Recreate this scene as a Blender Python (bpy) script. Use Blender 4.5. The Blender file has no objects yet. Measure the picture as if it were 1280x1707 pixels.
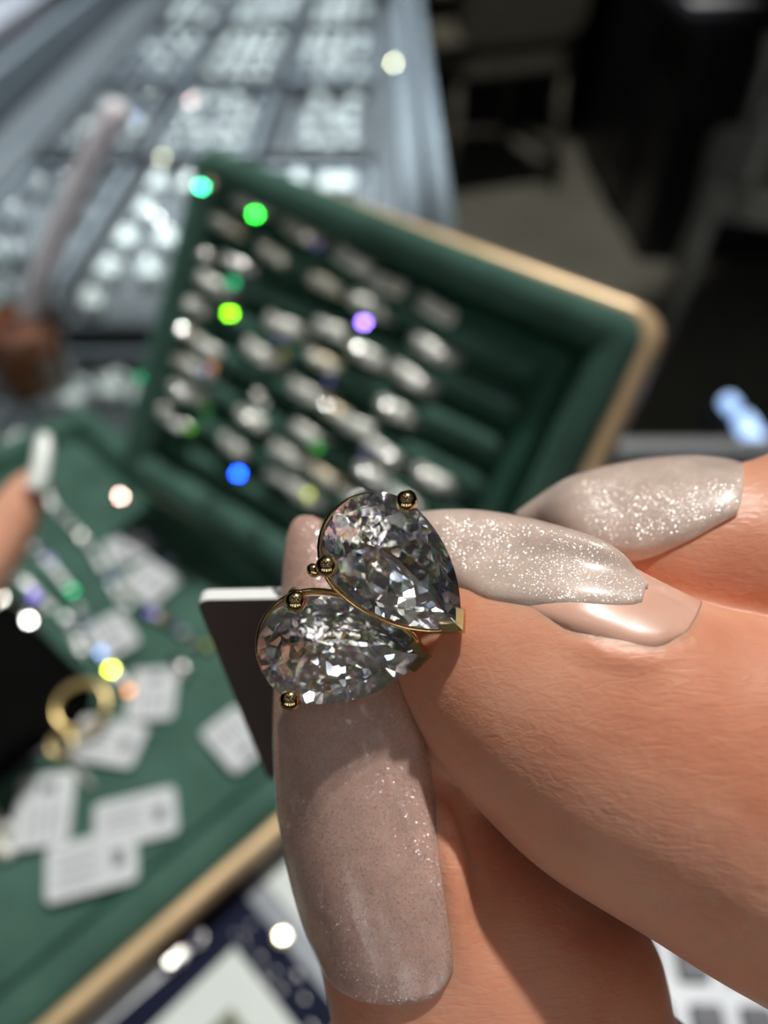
import bpy, bmesh, math, random
from mathutils import Vector, Matrix, noise
random.seed(7)
sc = bpy.context.scene
# ------------------------------------------------------------------ camera
CZ = 1.165                                  # lens height above the shop floor
PITCH = math.atan2(1257, 1280)              # downward tilt, from the vanishing point of the showcase
CP, SP = math.cos(PITCH), math.sin(PITCH)
CAM = Vector((0, 0, CZ))
cd = bpy.data.cameras.new('camera'); cam = bpy.data.objects.new('camera', cd)
sc.collection.objects.link(cam); sc.camera = cam
cam.location = CAM; cam.rotation_euler = (math.pi/2 - PITCH, 0, 0)
cd.sensor_fit = 'VERTICAL'; cd.sensor_height = 36.0; cd.lens = 1280/1707*36.0
cd.clip_start = 0.004; cd.clip_end = 30
cd.dof.use_dof = True; cd.dof.focus_distance = 0.0450; cd.dof.aperture_fstop = 18.0
# ------------------------------------------------------------------ world, lights, exposure
w = bpy.data.worlds.new('world'); sc.world = w; w.use_nodes = True
w.node_tree.nodes['Background'].inputs[0].default_value = (0.72, 0.82, 1.0, 1)
w.node_tree.nodes['Background'].inputs[1].default_value = 0.22
def spot(name, loc, target, watts, radius, angle, col=(1, .97, .92)):
    l = bpy.data.lights.new(name, 'SPOT'); l.energy = watts; l.shadow_soft_size = radius
    l.spot_size = math.radians(angle); l.spot_blend = .4; l.color = col
    o = bpy.data.objects.new(name, l); sc.collection.objects.link(o); o.location = loc
    o.rotation_euler = (Vector(target) - Vector(loc)).to_track_quat('-Z', 'Y').to_euler()
    return o
KEY = Vector((0.28, 0.70, 2.60))
spot('counter_spotlight', KEY, (0, .15, 1.0), 130, .028, 48)
spot('showcase_spotlight', (-.22, 1.30, 2.6), (-.17, 1.0, .9), 560, .04, 34, (.97, .98, 1))
spot('aisle_spotlight', (.55, 2.3, 2.6), (.38, 2.75, 0), 150, .05, 36, (1, .97, .88))  # unseen spot added to brighten the floor patch
sc.view_settings.view_transform = 'Standard'; sc.view_settings.look = 'None'
sc.view_settings.gamma = 1; sc.view_settings.use_curve_mapping = False
sc.view_settings.exposure = -0.08
cy = sc.cycles
cy.max_bounces = 20; cy.transmission_bounces = 20; cy.glossy_bounces = 6; cy.diffuse_bounces = 3
cy.transparent_max_bounces = 12; cy.caustics_refractive = True; cy.caustics_reflective = True
cy.sample_clamp_indirect = 14; cy.use_denoising = True; cy.blur_glossy = .3

# ------------------------------------------------------------------ geometry helpers
def ray(px, py):
    u = (px-640)/1280; v = (853.5-py)/1280
    return Vector((u, CP+SP*v, -SP+CP*v))
def at(px, py, d):                          # point seen at a pixel, d metres along the lens axis
    return CAM + ray(px, py)*d
def onz(px, py, z):                         # point seen at a pixel on a horizontal plane
    r = ray(px, py); return CAM + r*((z-CZ)/r.z)
def cm(x, y, z):                            # lens-aligned mm (x right, y up, z back) to the world
    x, y, z = x/1000, y/1000, z/1000
    return CAM + Vector((x, SP*y - CP*z, CP*y + SP*z))
RIGHT, UP, BACK = Vector((1, 0, 0)), Vector((0, SP, CP)), Vector((0, -CP, SP))

def mesh_data(name, vs, fs, m=None, smooth=False):
    me = bpy.data.meshes.new(name); me.from_pydata([tuple(v) for v in vs], [], fs); me.validate(); me.update()
    bm = bmesh.new(); bm.from_mesh(me); bmesh.ops.recalc_face_normals(bm, faces=bm.faces); bm.to_mesh(me); bm.free()
    if m: me.materials.append(m)
    if smooth:
        for p in me.polygons: p.use_smooth = True
    return me
def link(name, me, parent=None, mat=None):
    o = bpy.data.objects.new(name, me); sc.collection.objects.link(o)
    if parent: o.parent = parent
    if mat is not None: o.matrix_local = mat
    return o
def tag(o, label=None, cat=None, group=None, kind=None):
    if label: o['label'] = label
    if cat: o['category'] = cat
    if group: o['group'] = group
    if kind: o['kind'] = kind
    return o
def thing(name, label, cat, mat=None, group=None):
    o = bpy.data.objects.new(name, None); sc.collection.objects.link(o); o.empty_display_size = .01
    if mat is not None: o.matrix_world = mat
    return tag(o, label, cat, group)
def T(v): return Matrix.Translation(Vector(v))
def frame(o, x, y, z):
    m = Matrix((x, y, z)).transposed().to_4x4(); m.translation = o; return m
def frame_xn(o, x, n):                      # x direction kept in the plane normal to n
    n = Vector(n).normalized(); x = Vector(x); x = (x - n*x.dot(n)).normalized()
    return frame(o, x, n.cross(x), n)
class MB:
    def __init__(s): s.v = []; s.f = []
    def add(s, vs, fs):
        k = len(s.v); s.v += [Vector(v) for v in vs]; s.f += [tuple(i+k for i in f) for f in fs]; return s
    def box(s, a, b, m=None):
        vs = [Vector((x, y, z)) for x in (a[0], b[0]) for y in (a[1], b[1]) for z in (a[2], b[2])]
        if m: vs = [m @ v for v in vs]
        return s.add(vs, [(0,1,3,2),(4,6,7,5),(0,4,5,1),(2,3,7,6),(0,2,6,4),(1,5,7,3)])
    def rrect(s, w, h, r, z0, z1, bev=0, seg=5, off=(0, 0), m=None):   # rounded slab with optional bevelled top rim
        def ring(ins, z):
            o = []
            rr = max(r-ins, .00005); W, H = w/2-ins, h/2-ins
            for cx, cyy, a0 in ((W-rr, H-rr, 0), (-W+rr, H-rr, 90), (-W+rr, -H+rr, 180), (W-rr, -H+rr, 270)):
                for k in range(seg+1):
                    a = math.radians(a0+90*k/seg); o.append(Vector((off[0]+cx+rr*math.cos(a), off[1]+cyy+rr*math.sin(a), z)))
            return o
        rings = [ring(0, z0), ring(0, z1-bev)] + ([ring(bev*.3, z1-bev*.3), ring(bev, z1)] if bev else [])
        n = len(rings[0]); vs = [p for q in rings for p in q]; fs = [tuple(range(n))[::-1], tuple(range(n*(len(rings)-1), n*len(rings)))]
        for i in range(len(rings)-1):
            fs += [(i*n+k, i*n+(k+1) % n, (i+1)*n+(k+1) % n, (i+1)*n+k) for k in range(n)]
        if m: vs = [m @ v for v in vs]
        return s.add(vs, fs)
    def rim(s, w, h, r, width, z0, z1, bev=.001, seg=6):               # rounded rectangular rim with a bevelled profile
        prof = [(0, z0), (0, z1-bev), (bev*.3, z1-bev*.3), (bev, z1), (width-bev, z1), (width-bev*.3, z1-bev*.3), (width, z1-bev), (width, z0)]
        rings = []
        for ins, z in prof:
            o = []; rr = max(r-ins, .0002); W, H = w/2-ins, h/2-ins
            for cx, cyy, a0 in ((W-rr, H-rr, 0), (-W+rr, H-rr, 90), (-W+rr, -H+rr, 180), (W-rr, -H+rr, 270)):
                for k in range(seg+1):
                    a = math.radians(a0+90*k/seg); o.append(Vector((cx+rr*math.cos(a), cyy+rr*math.sin(a), z)))
            rings.append(o)
        n = len(rings[0]); m = len(rings); vs = [p for q in rings for p in q]; fs = []
        for i in range(m):
            j = (i+1) % m
            fs += [(i*n+k, i*n+(k+1) % n, j*n+(k+1) % n, j*n+k) for k in range(n)]
        return s.add(vs, fs)
    def tube(s, pts, r, seg=10, closed=False, cap=True):
        pts = [Vector(p) for p in pts]; n = len(pts); rs = r if isinstance(r, (list, tuple)) else [r]*n
        vs = []; up = Vector((.31, .57, .76))
        for i, p in enumerate(pts):
            a = pts[(i-1) % n] if closed or i else p; b = pts[(i+1) % n] if closed or i < n-1 else p
            t = (b-a).normalized(); x = t.cross(up).normalized(); y = t.cross(x)
            vs += [p + (x*math.cos(q)+y*math.sin(q))*rs[i] for q in (2*math.pi*k/seg for k in range(seg))]
        fs = []
        for i in range(n if closed else n-1):
            j = (i+1) % n; fs += [(i*seg+k, i*seg+(k+1) % seg, j*seg+(k+1) % seg, j*seg+k) for k in range(seg)]
        if cap and not closed: fs += [tuple(range(seg))[::-1], tuple(range((n-1)*seg, n*seg))]
        return s.add(vs, fs)
    def lathe(s, prof, seg=24, m=None):                                # profile of (radius, z)
        vs = [Vector((r*math.cos(2*math.pi*k/seg), r*math.sin(2*math.pi*k/seg), z)) for r, z in prof for k in range(seg)]
        fs = []
        for i in range(len(prof)-1):
            fs += [(i*seg+k, i*seg+(k+1) % seg, (i+1)*seg+(k+1) % seg, (i+1)*seg+k) for k in range(seg)]
        fs += [tuple(range(seg))[::-1], tuple(range((len(prof)-1)*seg, len(prof)*seg))]
        if m: vs = [m @ v for v in vs]
        return s.add(vs, fs)
    def ball(s, c, r, sx=1, sy=1, sz=1, seg=16, m=None):
        pr = []
        n = seg//2
        for i in range(n+1):
            a = -math.pi/2 + math.pi*i/n; pr.append((max(r*math.cos(a), r*.01), r*math.sin(a)))
        M = T(c) @ Matrix.Diagonal((sx, sy, sz, 1))
        if m: M = m @ M
        return s.lathe(pr, seg, M)
    def data(s, name, m=None, smooth=False): return mesh_data(name, s.v, s.f, m, smooth)
    def build(s, name, m=None, parent=None, smooth=False, mat=None): return link(name, s.data(name, m, smooth), parent, mat)
def cat_rom(P, k):                          # Catmull-Rom through vectors (any dimension lists)
    out = []
    n = len(P)
    for i in range(n-1):
        p0, p1, p2, p3 = P[max(i-1, 0)], P[i], P[i+1], P[min(i+2, n-1)]
        for j in range(k):
            t = j/k
            out.append([.5*((2*b)+(-a+c)*t+(2*a-5*b+4*c-d)*t*t+(-a+3*b-3*c+d)*t**3) for a, b, c, d in zip(p0, p1, p2, p3)])
    out.append(list(P[-1])); return out

# ------------------------------------------------------------------ materials
def nt(name):
    m = bpy.data.materials.new(name); m.use_nodes = True; t = m.node_tree
    return m, t, t.nodes['Principled BSDF'], t.nodes['Material Output']
def mat(name, col, rough=.5, metal=0, var=0, scale=200, bump=0, bscale=2000, sheen=0, coat=0, spec=.5, emis=None, trans=0, ior=1.45, tint=None, sub=0):
    m, t, b, o = nt(name)
    b.inputs['Roughness'].default_value = rough; b.inputs['Metallic'].default_value = metal
    b.inputs['Base Color'].default_value = (*col, 1); b.inputs['Specular IOR Level'].default_value = spec
    b.inputs['Sheen Weight'].default_value = sheen; b.inputs['Coat Weight'].default_value = coat
    b.inputs['Transmission Weight'].default_value = trans; b.inputs['IOR'].default_value = ior
    if sheen: b.inputs['Sheen Roughness'].default_value = .4; b.inputs['Sheen Tint'].default_value = (*[min(1, c*4) for c in col], 1)
    tc = t.nodes.new('ShaderNodeTexCoord')
    if var:
        n = t.nodes.new('ShaderNodeTexNoise'); n.inputs['Scale'].default_value = scale; n.inputs['Detail'].default_value = 4
        r = t.nodes.new('ShaderNodeValToRGB'); r.color_ramp.elements[0].position = .3; r.color_ramp.elements[1].position = .7
        c2 = tint or tuple(min(1, c*(1+var)) for c in col)
        r.color_ramp.elements[0].color = (*[c*(1-var) for c in col], 1); r.color_ramp.elements[1].color = (*c2, 1)
        t.links.new(tc.outputs['Object'], n.inputs['Vector']); t.links.new(n.outputs['Fac'], r.inputs[0]); t.links.new(r.outputs[0], b.inputs['Base Color'])
    if bump:
        n = t.nodes.new('ShaderNodeTexNoise'); n.inputs['Scale'].default_value = bscale
        q = t.nodes.new('ShaderNodeBump'); q.inputs['Strength'].default_value = bump; q.inputs['Distance'].default_value = .0005
        t.links.new(tc.outputs['Object'], n.inputs['Vector']); t.links.new(n.outputs['Fac'], q.inputs['Height']); t.links.new(q.outputs[0], b.inputs['Normal'])
    if emis:
        b.inputs['Emission Color'].default_value = (*emis[0], 1); b.inputs['Emission Strength'].default_value = emis[1]
    return m
M = {}
M['velvet'] = mat('green_velvet', (.056, .122, .096), .85, var=.22, scale=60, bump=.3, bscale=900, sheen=.35, spec=.15)
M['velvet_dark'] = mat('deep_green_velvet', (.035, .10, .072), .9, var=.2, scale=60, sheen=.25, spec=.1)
M['champagne'] = mat('champagne_wood_trim', (.72, .52, .30), .38, .25, var=.12, scale=50)
M['card_white'] = mat('white_card', (.60, .64, .66), .6, var=.04, scale=300)
M['ink'] = mat('grey_print', (.16, .17, .2), .7)
M['silver'] = mat('polished_silver', (.86, .86, .84), .24, 1)
M['pave'] = mat('white_pave_metal', (.86, .88, .80), .3, .25, var=.12, scale=500)
M['gold'] = mat('yellow_gold', (.62, .45, .22), .16, 1, var=.05, scale=900)
M['gold_soft'] = mat('soft_yellow_gold', (.80, .62, .28), .3, 1)
M['grey_tray'] = mat('grey_leatherette', (.085, .09, .10), .5, var=.12, scale=40)
M['grey_light'] = mat('light_grey_trim', (.20, .22, .25), .4, .2, var=.08, scale=20)
M['cushion'] = mat('white_cushion', (.82, .86, .86), .55, var=.05, scale=60, sheen=.2)
M['cushion_grey'] = mat('pale_grey_cushion', (.34, .37, .40), .55, var=.1, scale=60)  # grey stands in for the glass reflection veiling the left column
M['dark_metal'] = mat('dark_blue_grey_metal', (.07, .085, .11), .4, .4, var=.1, scale=10)
M['floor'] = mat('dim_stone_floor', (.16, .155, .13), .45, var=.15, scale=2.5)
M['black'] = mat('black_velvet', (.003, .003, .003), .9, var=.2, scale=90, spec=.05)
M['wall'] = mat('dark_navy_wall', (.006, .005, .012), .7, var=.2, scale=3)
M['ceiling'] = mat('grey_ceiling', (.34, .33, .31), .8, var=.1, scale=3)
M['cabinet'] = mat('black_cabinet_lacquer', (.012, .011, .013), .35, var=.2, scale=8)
M['taupe'] = mat('taupe_upholstery', (.09, .085, .065), .8, var=.2, scale=40)
M['beige'] = mat('beige_upholstery', (.42, .40, .30), .7, var=.12, scale=40)
M['pale_frame'] = mat('pale_grey_chair_shell', (.48, .48, .45), .5, var=.1, scale=20)
M['navy'] = mat('navy_board', (.006, .009, .03), .7, var=.2, scale=60, spec=.15)
M['olive'] = mat('olive_print', (.17, .19, .13), .6, var=.15, scale=80)
M['white_board'] = mat('white_board', (.62, .68, .66), .5, var=.05, scale=40)
M['key'] = mat('grey_key', (.10, .105, .125), .45, var=.3, scale=200)
M['calc'] = mat('white_keypad_body', (.74, .79, .84), .4, var=.05, scale=60)
M['straw'] = mat('pale_lilac_straw', (.88, .84, .90), .35, var=.04, scale=50)
_b = M['straw'].node_tree.nodes['Principled BSDF']; _b.inputs['Subsurface Weight'].default_value = 1; _b.inputs['Subsurface Radius'].default_value = (1, 1, 1); _b.inputs['Subsurface Scale'].default_value = .006
M['tea'] = mat('brown_tea', (.16, .030, .008), .3, var=.35, scale=40, tint=(.42, .14, .03))
M['tag_dark'] = mat('brown_grey_tag_face', (.085, .058, .052), .6, var=.06, scale=200)
M['tag_edge'] = mat('white_tag_edge', (.82, .84, .82), .5, var=.04, scale=300)
M['thread'] = mat('pale_thread', (.4, .42, .4), .7, var=.1, scale=600)
M['steel'] = mat('brushed_steel', (.45, .47, .48), .35, .9, var=.05, scale=90)
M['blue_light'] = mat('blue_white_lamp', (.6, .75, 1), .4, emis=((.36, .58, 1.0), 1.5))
M['lamp'] = mat('ceiling_lamp_diffuser', (1, 1, 1), .5, emis=((1, .95, .86), 4.2))
M['lamp_cool'] = mat('cool_ceiling_lamp_diffuser', (1, 1, 1), .5, emis=((.78, .88, 1), 4.2))
M['lightbox'] = mat('lit_wall_display', (1, 1, 1), .5, emis=((.95, .97, 1), .3))
M['led'] = mat('led_strip_light', (1, 1, 1), .5, emis=((1, .97, .93), 9))
M['clear_plastic'] = None

def pane(name, tint=(1, 1, 1), ior=1.45, rough=.02, base=0.0):        # thin pane: fresnel mix of see-through and reflection
    m, t, b, o = nt(name); t.nodes.remove(b)
    tr = t.nodes.new('ShaderNodeBsdfTransparent'); tr.inputs[0].default_value = (*tint, 1)
    g = t.nodes.new('ShaderNodeBsdfGlossy'); g.inputs['Roughness'].default_value = rough
    f = t.nodes.new('ShaderNodeFresnel'); f.inputs[0].default_value = ior
    a = t.nodes.new('ShaderNodeMath'); a.operation = 'ADD'; a.inputs[1].default_value = base
    x = t.nodes.new('ShaderNodeMixShader')
    ge = t.nodes.new('ShaderNodeNewGeometry'); iv = t.nodes.new('ShaderNodeMath'); iv.operation = 'SUBTRACT'; iv.inputs[0].default_value = 1
    t.links.new(ge.outputs['Backfacing'], iv.inputs[1]); mu = t.nodes.new('ShaderNodeMath'); mu.operation = 'MULTIPLY'
    t.links.new(f.outputs[0], mu.inputs[0]); t.links.new(iv.outputs[0], mu.inputs[1])
    t.links.new(mu.outputs[0], a.inputs[0]); t.links.new(a.outputs[0], x.inputs[0]); t.links.new(tr.outputs[0], x.inputs[1]); t.links.new(g.outputs[0], x.inputs[2]); t.links.new(x.outputs[0], o.inputs[0])
    return m
M['glass'] = pane('showcase_glass', (.93, .96, .96))
M['clear_plastic'] = pane('clear_cup_plastic', (.90, .92, .92), base=.03, rough=.1)

def diamond_mat(name, pav):                 # dispersive refraction plus the mirror-like return of the facets
    m, t, b, o = nt(name); t.nodes.remove(b); last = None; L = t.links.new
    for col, ior in (((1, 0, 0), 2.40), ((0, 1, 0), 2.42), ((0, 0, 1), 2.445)):
        g = t.nodes.new('ShaderNodeBsdfGlass'); g.inputs['Color'].default_value = (*[c*.99 for c in col], 1)
        g.inputs['IOR'].default_value = ior; g.inputs['Roughness'].default_value = 0.015
        if last is None: last = g.outputs[0]
        else:
            a = t.nodes.new('ShaderNodeAddShader'); L(last, a.inputs[0]); L(g.outputs[0], a.inputs[1]); last = a.outputs[0]
    mx = t.nodes.new('ShaderNodeMixShader'); L(last, mx.inputs[1])
    if pav:
        tc = t.nodes.new('ShaderNodeTexCoord'); v = t.nodes.new('ShaderNodeTexVoronoi'); v.inputs['Scale'].default_value = 1800; L(tc.outputs['Object'], v.inputs['Vector'])
        v.inputs['Randomness'].default_value = .9
        geo = t.nodes.new('ShaderNodeNewGeometry')
        sb = t.nodes.new('ShaderNodeVectorMath'); sb.operation = 'SUBTRACT'; sb.inputs[1].default_value = (.5, .5, .5); L(v.outputs['Color'], sb.inputs[0])
        sc_ = t.nodes.new('ShaderNodeVectorMath'); sc_.operation = 'SCALE'; sc_.inputs['Scale'].default_value = .22; L(sb.outputs[0], sc_.inputs[0])
        ad = t.nodes.new('ShaderNodeVectorMath'); ad.operation = 'ADD'; L(geo.outputs['Normal'], ad.inputs[0]); L(sc_.outputs[0], ad.inputs[1])
        nm = t.nodes.new('ShaderNodeVectorMath'); nm.operation = 'NORMALIZE'; L(ad.outputs[0], nm.inputs[0])
        gl = t.nodes.new('ShaderNodeBsdfGlossy'); gl.inputs['Roughness'].default_value = .075; L(nm.outputs[0], gl.inputs['Normal'])
        hs = t.nodes.new('ShaderNodeMixRGB'); hs.inputs[0].default_value = .09; hs.inputs[1].default_value = (.97, .97, .95, 1); L(v.outputs['Color'], hs.inputs[2]); L(hs.outputs[0], gl.inputs['Color'])
        L(gl.outputs[0], mx.inputs[2]); mx.inputs[0].default_value = .86
    else:
        tr = t.nodes.new('ShaderNodeBsdfTransparent'); L(tr.outputs[0], mx.inputs[2]); mx.inputs[0].default_value = .78
    L(mx.outputs[0], o.inputs[0]); return m
M['diamond'] = diamond_mat('diamond_crown', False); M['diamond_pavilion'] = diamond_mat('diamond_pavilion', True)

def skin_mat(name, c1, c2, c3, sss=.0011, far=False):
    m, t, b, o = nt(name)
    L = t.links.new; tc = t.nodes.new('ShaderNodeTexCoord')
    n = t.nodes.new('ShaderNodeTexNoise'); n.inputs['Scale'].default_value = 120; n.inputs['Detail'].default_value = 5
    r = t.nodes.new('ShaderNodeValToRGB'); e = r.color_ramp.elements; e[0].position = .32; e[0].color = (*c1, 1); e[1].position = .72; e[1].color = (*c3, 1)
    k = e.new(.5); k.color = (*c2, 1)
    L(tc.outputs['Object'], n.inputs['Vector']); L(n.outputs['Fac'], r.inputs[0]); L(r.outputs[0], b.inputs['Base Color'])
    b.inputs['Subsurface Weight'].default_value = 1.0; b.inputs['Subsurface Radius'].default_value = (1.0, .32, .16); b.inputs['Subsurface Scale'].default_value = sss
    b.inputs['Roughness'].default_value = .42; b.inputs['Specular IOR Level'].default_value = .45
    if not far:
        # fine flexure lines, running round the finger, and ridges
        mp = t.nodes.new('ShaderNodeMapping'); mp.inputs['Rotation'].default_value = (0, .5, .25); mp.inputs['Scale'].default_value = (600, 2300, 2300)
        w1 = t.nodes.new('ShaderNodeTexNoise'); w1.inputs['Scale'].default_value = 1; w1.inputs['Detail'].default_value = 3; w1.inputs['Distortion'].default_value = 1.0
        L(tc.outputs['Object'], mp.inputs[0]); L(mp.outputs[0], w1.inputs['Vector'])
        w2 = t.nodes.new('ShaderNodeTexVoronoi'); w2.inputs['Scale'].default_value = 1500; L(tc.outputs['Object'], w2.inputs['Vector'])
        mx = t.nodes.new('ShaderNodeMath'); mx.operation = 'MULTIPLY_ADD'; mx.inputs[1].default_value = .35
        L(w2.outputs['Distance'], mx.inputs[0]); L(w1.outputs['Fac'], mx.inputs[2])
        q = t.nodes.new('ShaderNodeBump'); q.inputs['Strength'].default_value = .34; q.inputs['Distance'].default_value = .00016
        L(mx.outputs[0], q.inputs['Height']); L(q.outputs[0], b.inputs['Normal'])
    return m
M['skin'] = skin_mat('skin', (.63, .265, .16), (.71, .335, .215), (.78, .41, .28))
M['skin_far'] = skin_mat('skin_far', (.70, .36, .24), (.76, .42, .29), (.8, .46, .33), far=True)

def nail_mat(name, col, glit=.5, trans=.0, rough=.3, flake=(.9, .85, .9), fs=17000):
    m, t, b, o = nt(name); L = t.links.new; tc = t.nodes.new('ShaderNodeTexCoord')
    v = t.nodes.new('ShaderNodeTexVoronoi'); v.inputs['Scale'].default_value = fs; L(tc.outputs['Object'], v.inputs['Vector'])
    v2 = t.nodes.new('ShaderNodeTexNoise'); v2.inputs['Scale'].default_value = 700; v2.inputs['Detail'].default_value = 5; L(tc.outputs['Object'], v2.inputs['Vector'])
    # tilted flakes: cell colour perturbs the normal
    geo = t.nodes.new('ShaderNodeNewGeometry')
    sub = t.nodes.new('ShaderNodeVectorMath'); sub.operation = 'SUBTRACT'; sub.inputs[1].default_value = (.5, .5, .5); L(v.outputs['Color'], sub.inputs[0])
    sc_ = t.nodes.new('ShaderNodeVectorMath'); sc_.operation = 'SCALE'; sc_.inputs['Scale'].default_value = .75; L(sub.outputs[0], sc_.inputs[0])
    ad = t.nodes.new('ShaderNodeVectorMath'); ad.operation = 'ADD'; L(geo.outputs['Normal'], ad.inputs[0]); L(sc_.outputs[0], ad.inputs[1])
    nm = t.nodes.new('ShaderNodeVectorMath'); nm.operation = 'NORMALIZE'; L(ad.outputs[0], nm.inputs[0])
    gl = t.nodes.new('ShaderNodeBsdfGlossy'); gl.inputs['Roughness'].default_value = .32; gl.inputs['Color'].default_value = (*flake, 1); L(nm.outputs[0], gl.inputs['Normal'])
    sep = t.nodes.new('ShaderNodeSeparateColor'); L(v.outputs['Color'], sep.inputs[0])
    rp = t.nodes.new('ShaderNodeMapRange'); rp.inputs['From Min'].default_value = .55; rp.inputs['From Max'].default_value = .95; rp.inputs['To Max'].default_value = glit; L(sep.outputs[2], rp.inputs['Value'])
    r = t.nodes.new('ShaderNodeValToRGB'); r.color_ramp.elements[0].position = .35; r.color_ramp.elements[1].position = .7
    r.color_ramp.elements[0].color = (*[c*.9 for c in col], 1); r.color_ramp.elements[1].color = (*[min(1, c*1.08) for c in col], 1); L(v2.outputs['Fac'], r.inputs[0]); L(r.outputs[0], b.inputs['Base Color'])
    b.inputs['Roughness'].default_value = rough; b.inputs['Coat Weight'].default_value = .8; b.inputs['Coat Roughness'].default_value = .12
    b.inputs['Subsurface Weight'].default_value = .6; b.inputs['Subsurface Radius'].default_value = (1, .7, .6); b.inputs['Subsurface Scale'].default_value = .0007
    src = b.outputs[0]
    mx = t.nodes.new('ShaderNodeMixShader'); L(rp.outputs[0], mx.inputs[0]); L(src, mx.inputs[1]); L(gl.outputs[0], mx.inputs[2])
    if trans:
        tl = t.nodes.new('ShaderNodeBsdfTransparent'); tl.inputs[0].default_value = (1, .96, .92, 1)
        m2 = t.nodes.new('ShaderNodeMixShader'); m2.inputs[0].default_value = trans; L(mx.outputs[0], m2.inputs[1]); L(tl.outputs[0], m2.inputs[2]); L(m2.outputs[0], o.inputs[0])
    else: L(mx.outputs[0], o.inputs[0])
    return m
M['nail_thumb'] = nail_mat('thumb_nail_gel', (.66, .43, .355), .55, .22, fs=11000)
M['nail_index'] = nail_mat('index_nail_gel', (.72, .57, .49), .30, .1, flake=(.95, .92, .92))
M['nail_bare'] = mat('bare_nail', (.70, .40, .30), .3, var=.08, scale=400, coat=.4)
M['nail_far'] = mat('pale_nail', (.78, .84, .80), .3, var=.05, scale=100, coat=.5)

# ------------------------------------------------------------------ the setting
GZ = .95                                    # showcase glass top
def struct(name, m, mb, smooth=False): return tag(mb.build(name, m, smooth=smooth), kind='structure')
struct('floor', M['floor'], MB().box((-4, -3, -.05), (5, 6, 0)))
struct('wall_far', M['wall'], MB().box((-4, 4.3, 0), (5, 4.4, 3)))
struct('wall_right', M['wall'], MB().box((3.6, -3, 0), (3.7, 4.3, 3)))
struct('wall_left', M['wall'], MB().box((-3.1, -3, 0), (-3, 4.3, 3)))
struct('ceiling', M['ceiling'], MB().box((-3, -2.6, 2.8), (3.6, 4.3, 2.9)))
LMP = [(-.95, -.75), (-.35, -1.25), (.35, -.7), (.95, -1.35), (1.6, -.35), (-1.5, .25), (-.75, .7), (.95, .85), (.15, -2.0), (-1.3, -1.75), (1.6, -2.0), (-2.1, -.7), (2.3, .5), (-.2, .15), (.7, -.05)]
for n_, (x, y) in enumerate(LMP):  # unseen ceiling panels, added for sparkle in the diamonds
    sx = sy = .16; c = n_ % 2
    t = thing('ceiling_light', 'square lit ceiling panel above the jewellery counter', 'ceiling light', T((x, y, 2.79)), 'ceiling light panels')
    MB().rim(sx+.04, sy+.04, .01, .02, -.012, .01, .002, 2).build('lamp_frame', M['steel'], t)
    MB().rrect(sx, sy, .01, -.006, .004).build('diffuser', M['lamp_cool' if c else 'lamp'], t)

struct('wall_back', mat('warm_back_wall', (.25, .22, .19), .7, var=.1, scale=3), MB().box((-3, -2.7, 0), (3.6, -2.6, 2.8)))
GLOW_STRIP = MB().box((-.014, -.006, -.5), (.014, .006, .5)).data('led_strip', M['led'])
for k in range(5):  # unseen glowing panels and strips, added to brighten the diamonds
    t = thing('lit_wall_display', 'tall lit wall display behind the photographer', 'display', T((-2.1+k*1.05, -2.585, 1.0)), 'lit wall displays')
    MB().rim(.52, 1.2, .01, .03, -.012, .03, .004, 2).build('display_frame', M['cabinet'], t, mat=T((0, .01, .5)) @ Matrix.Rotation(math.radians(-90), 4, 'X'))
    MB().box((-.24, -.005, -.08), (.24, .005, 1.08)).build('display_panel', M['lightbox'], t)
    for q in (-.2, .0, .2):
        link('led_strip', GLOW_STRIP, t, T((q, .012, .5)))

# showcase counter
def Hx(x): return x*.25
case = thing('glass_showcase', 'long grey-framed glass showcase counter running away under the trays', 'showcase', T((0, 0, 0)))
x0, x1, y1 = -.395, .047, 1.62
MB().box((x0, -.25, 0), (x1, y1, .86)).box((x1, -.25, 0), (.62, .262, .86)).build('base_cabinet', M['dark_metal'], case)
MB().box((x0+.004, -.24, .862), (x1-.004, y1-.01, .885)).box((x1-.004, -.24, .862), (.61, .255, .885)).build('display_deck', M['grey_tray'], case)
MB().box((x0, -.25, GZ-.006), (x1, y1, GZ)).box((x1, -.25, GZ-.006), (.62, .262, GZ)).build('glass_top', M['glass'], case)
for a, b_ in (((x1-.034, .262, .886), (x1-.02, y1, GZ-.007)), ((x1-.012, .262, .862), (x1, y1, GZ-.007)), ((x0, .0, .862), (x0+.012, y1, GZ-.007)), ((x0, y1-.012, .862), (x1, y1, GZ-.007))):
    MB().box(a, b_).build('side_rail', M['grey_light'], case)
MB().box((x1, .256, .93), (.62, .264, GZ+.001)).build('metal_edge', M['steel'], case)
MB().box((x0+.02, .1, .887), (x0+.072, y1-.02, .906)).build('border_panel', M['grey_tray'], case)
ledge = thing('side_ledge', 'blue-grey ledge with black gap left of the showcase', 'ledge', T((-.7, .7, 0)))
MB().box((-.30, -.9, 0), (.27, 1.1, .90)).build('ledge_body', M['cabinet'], ledge)
MB().box((-.30, -.9, .90), (.225, 1.1, .93)).build('ledge_top', M['grey_light'], ledge)

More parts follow.
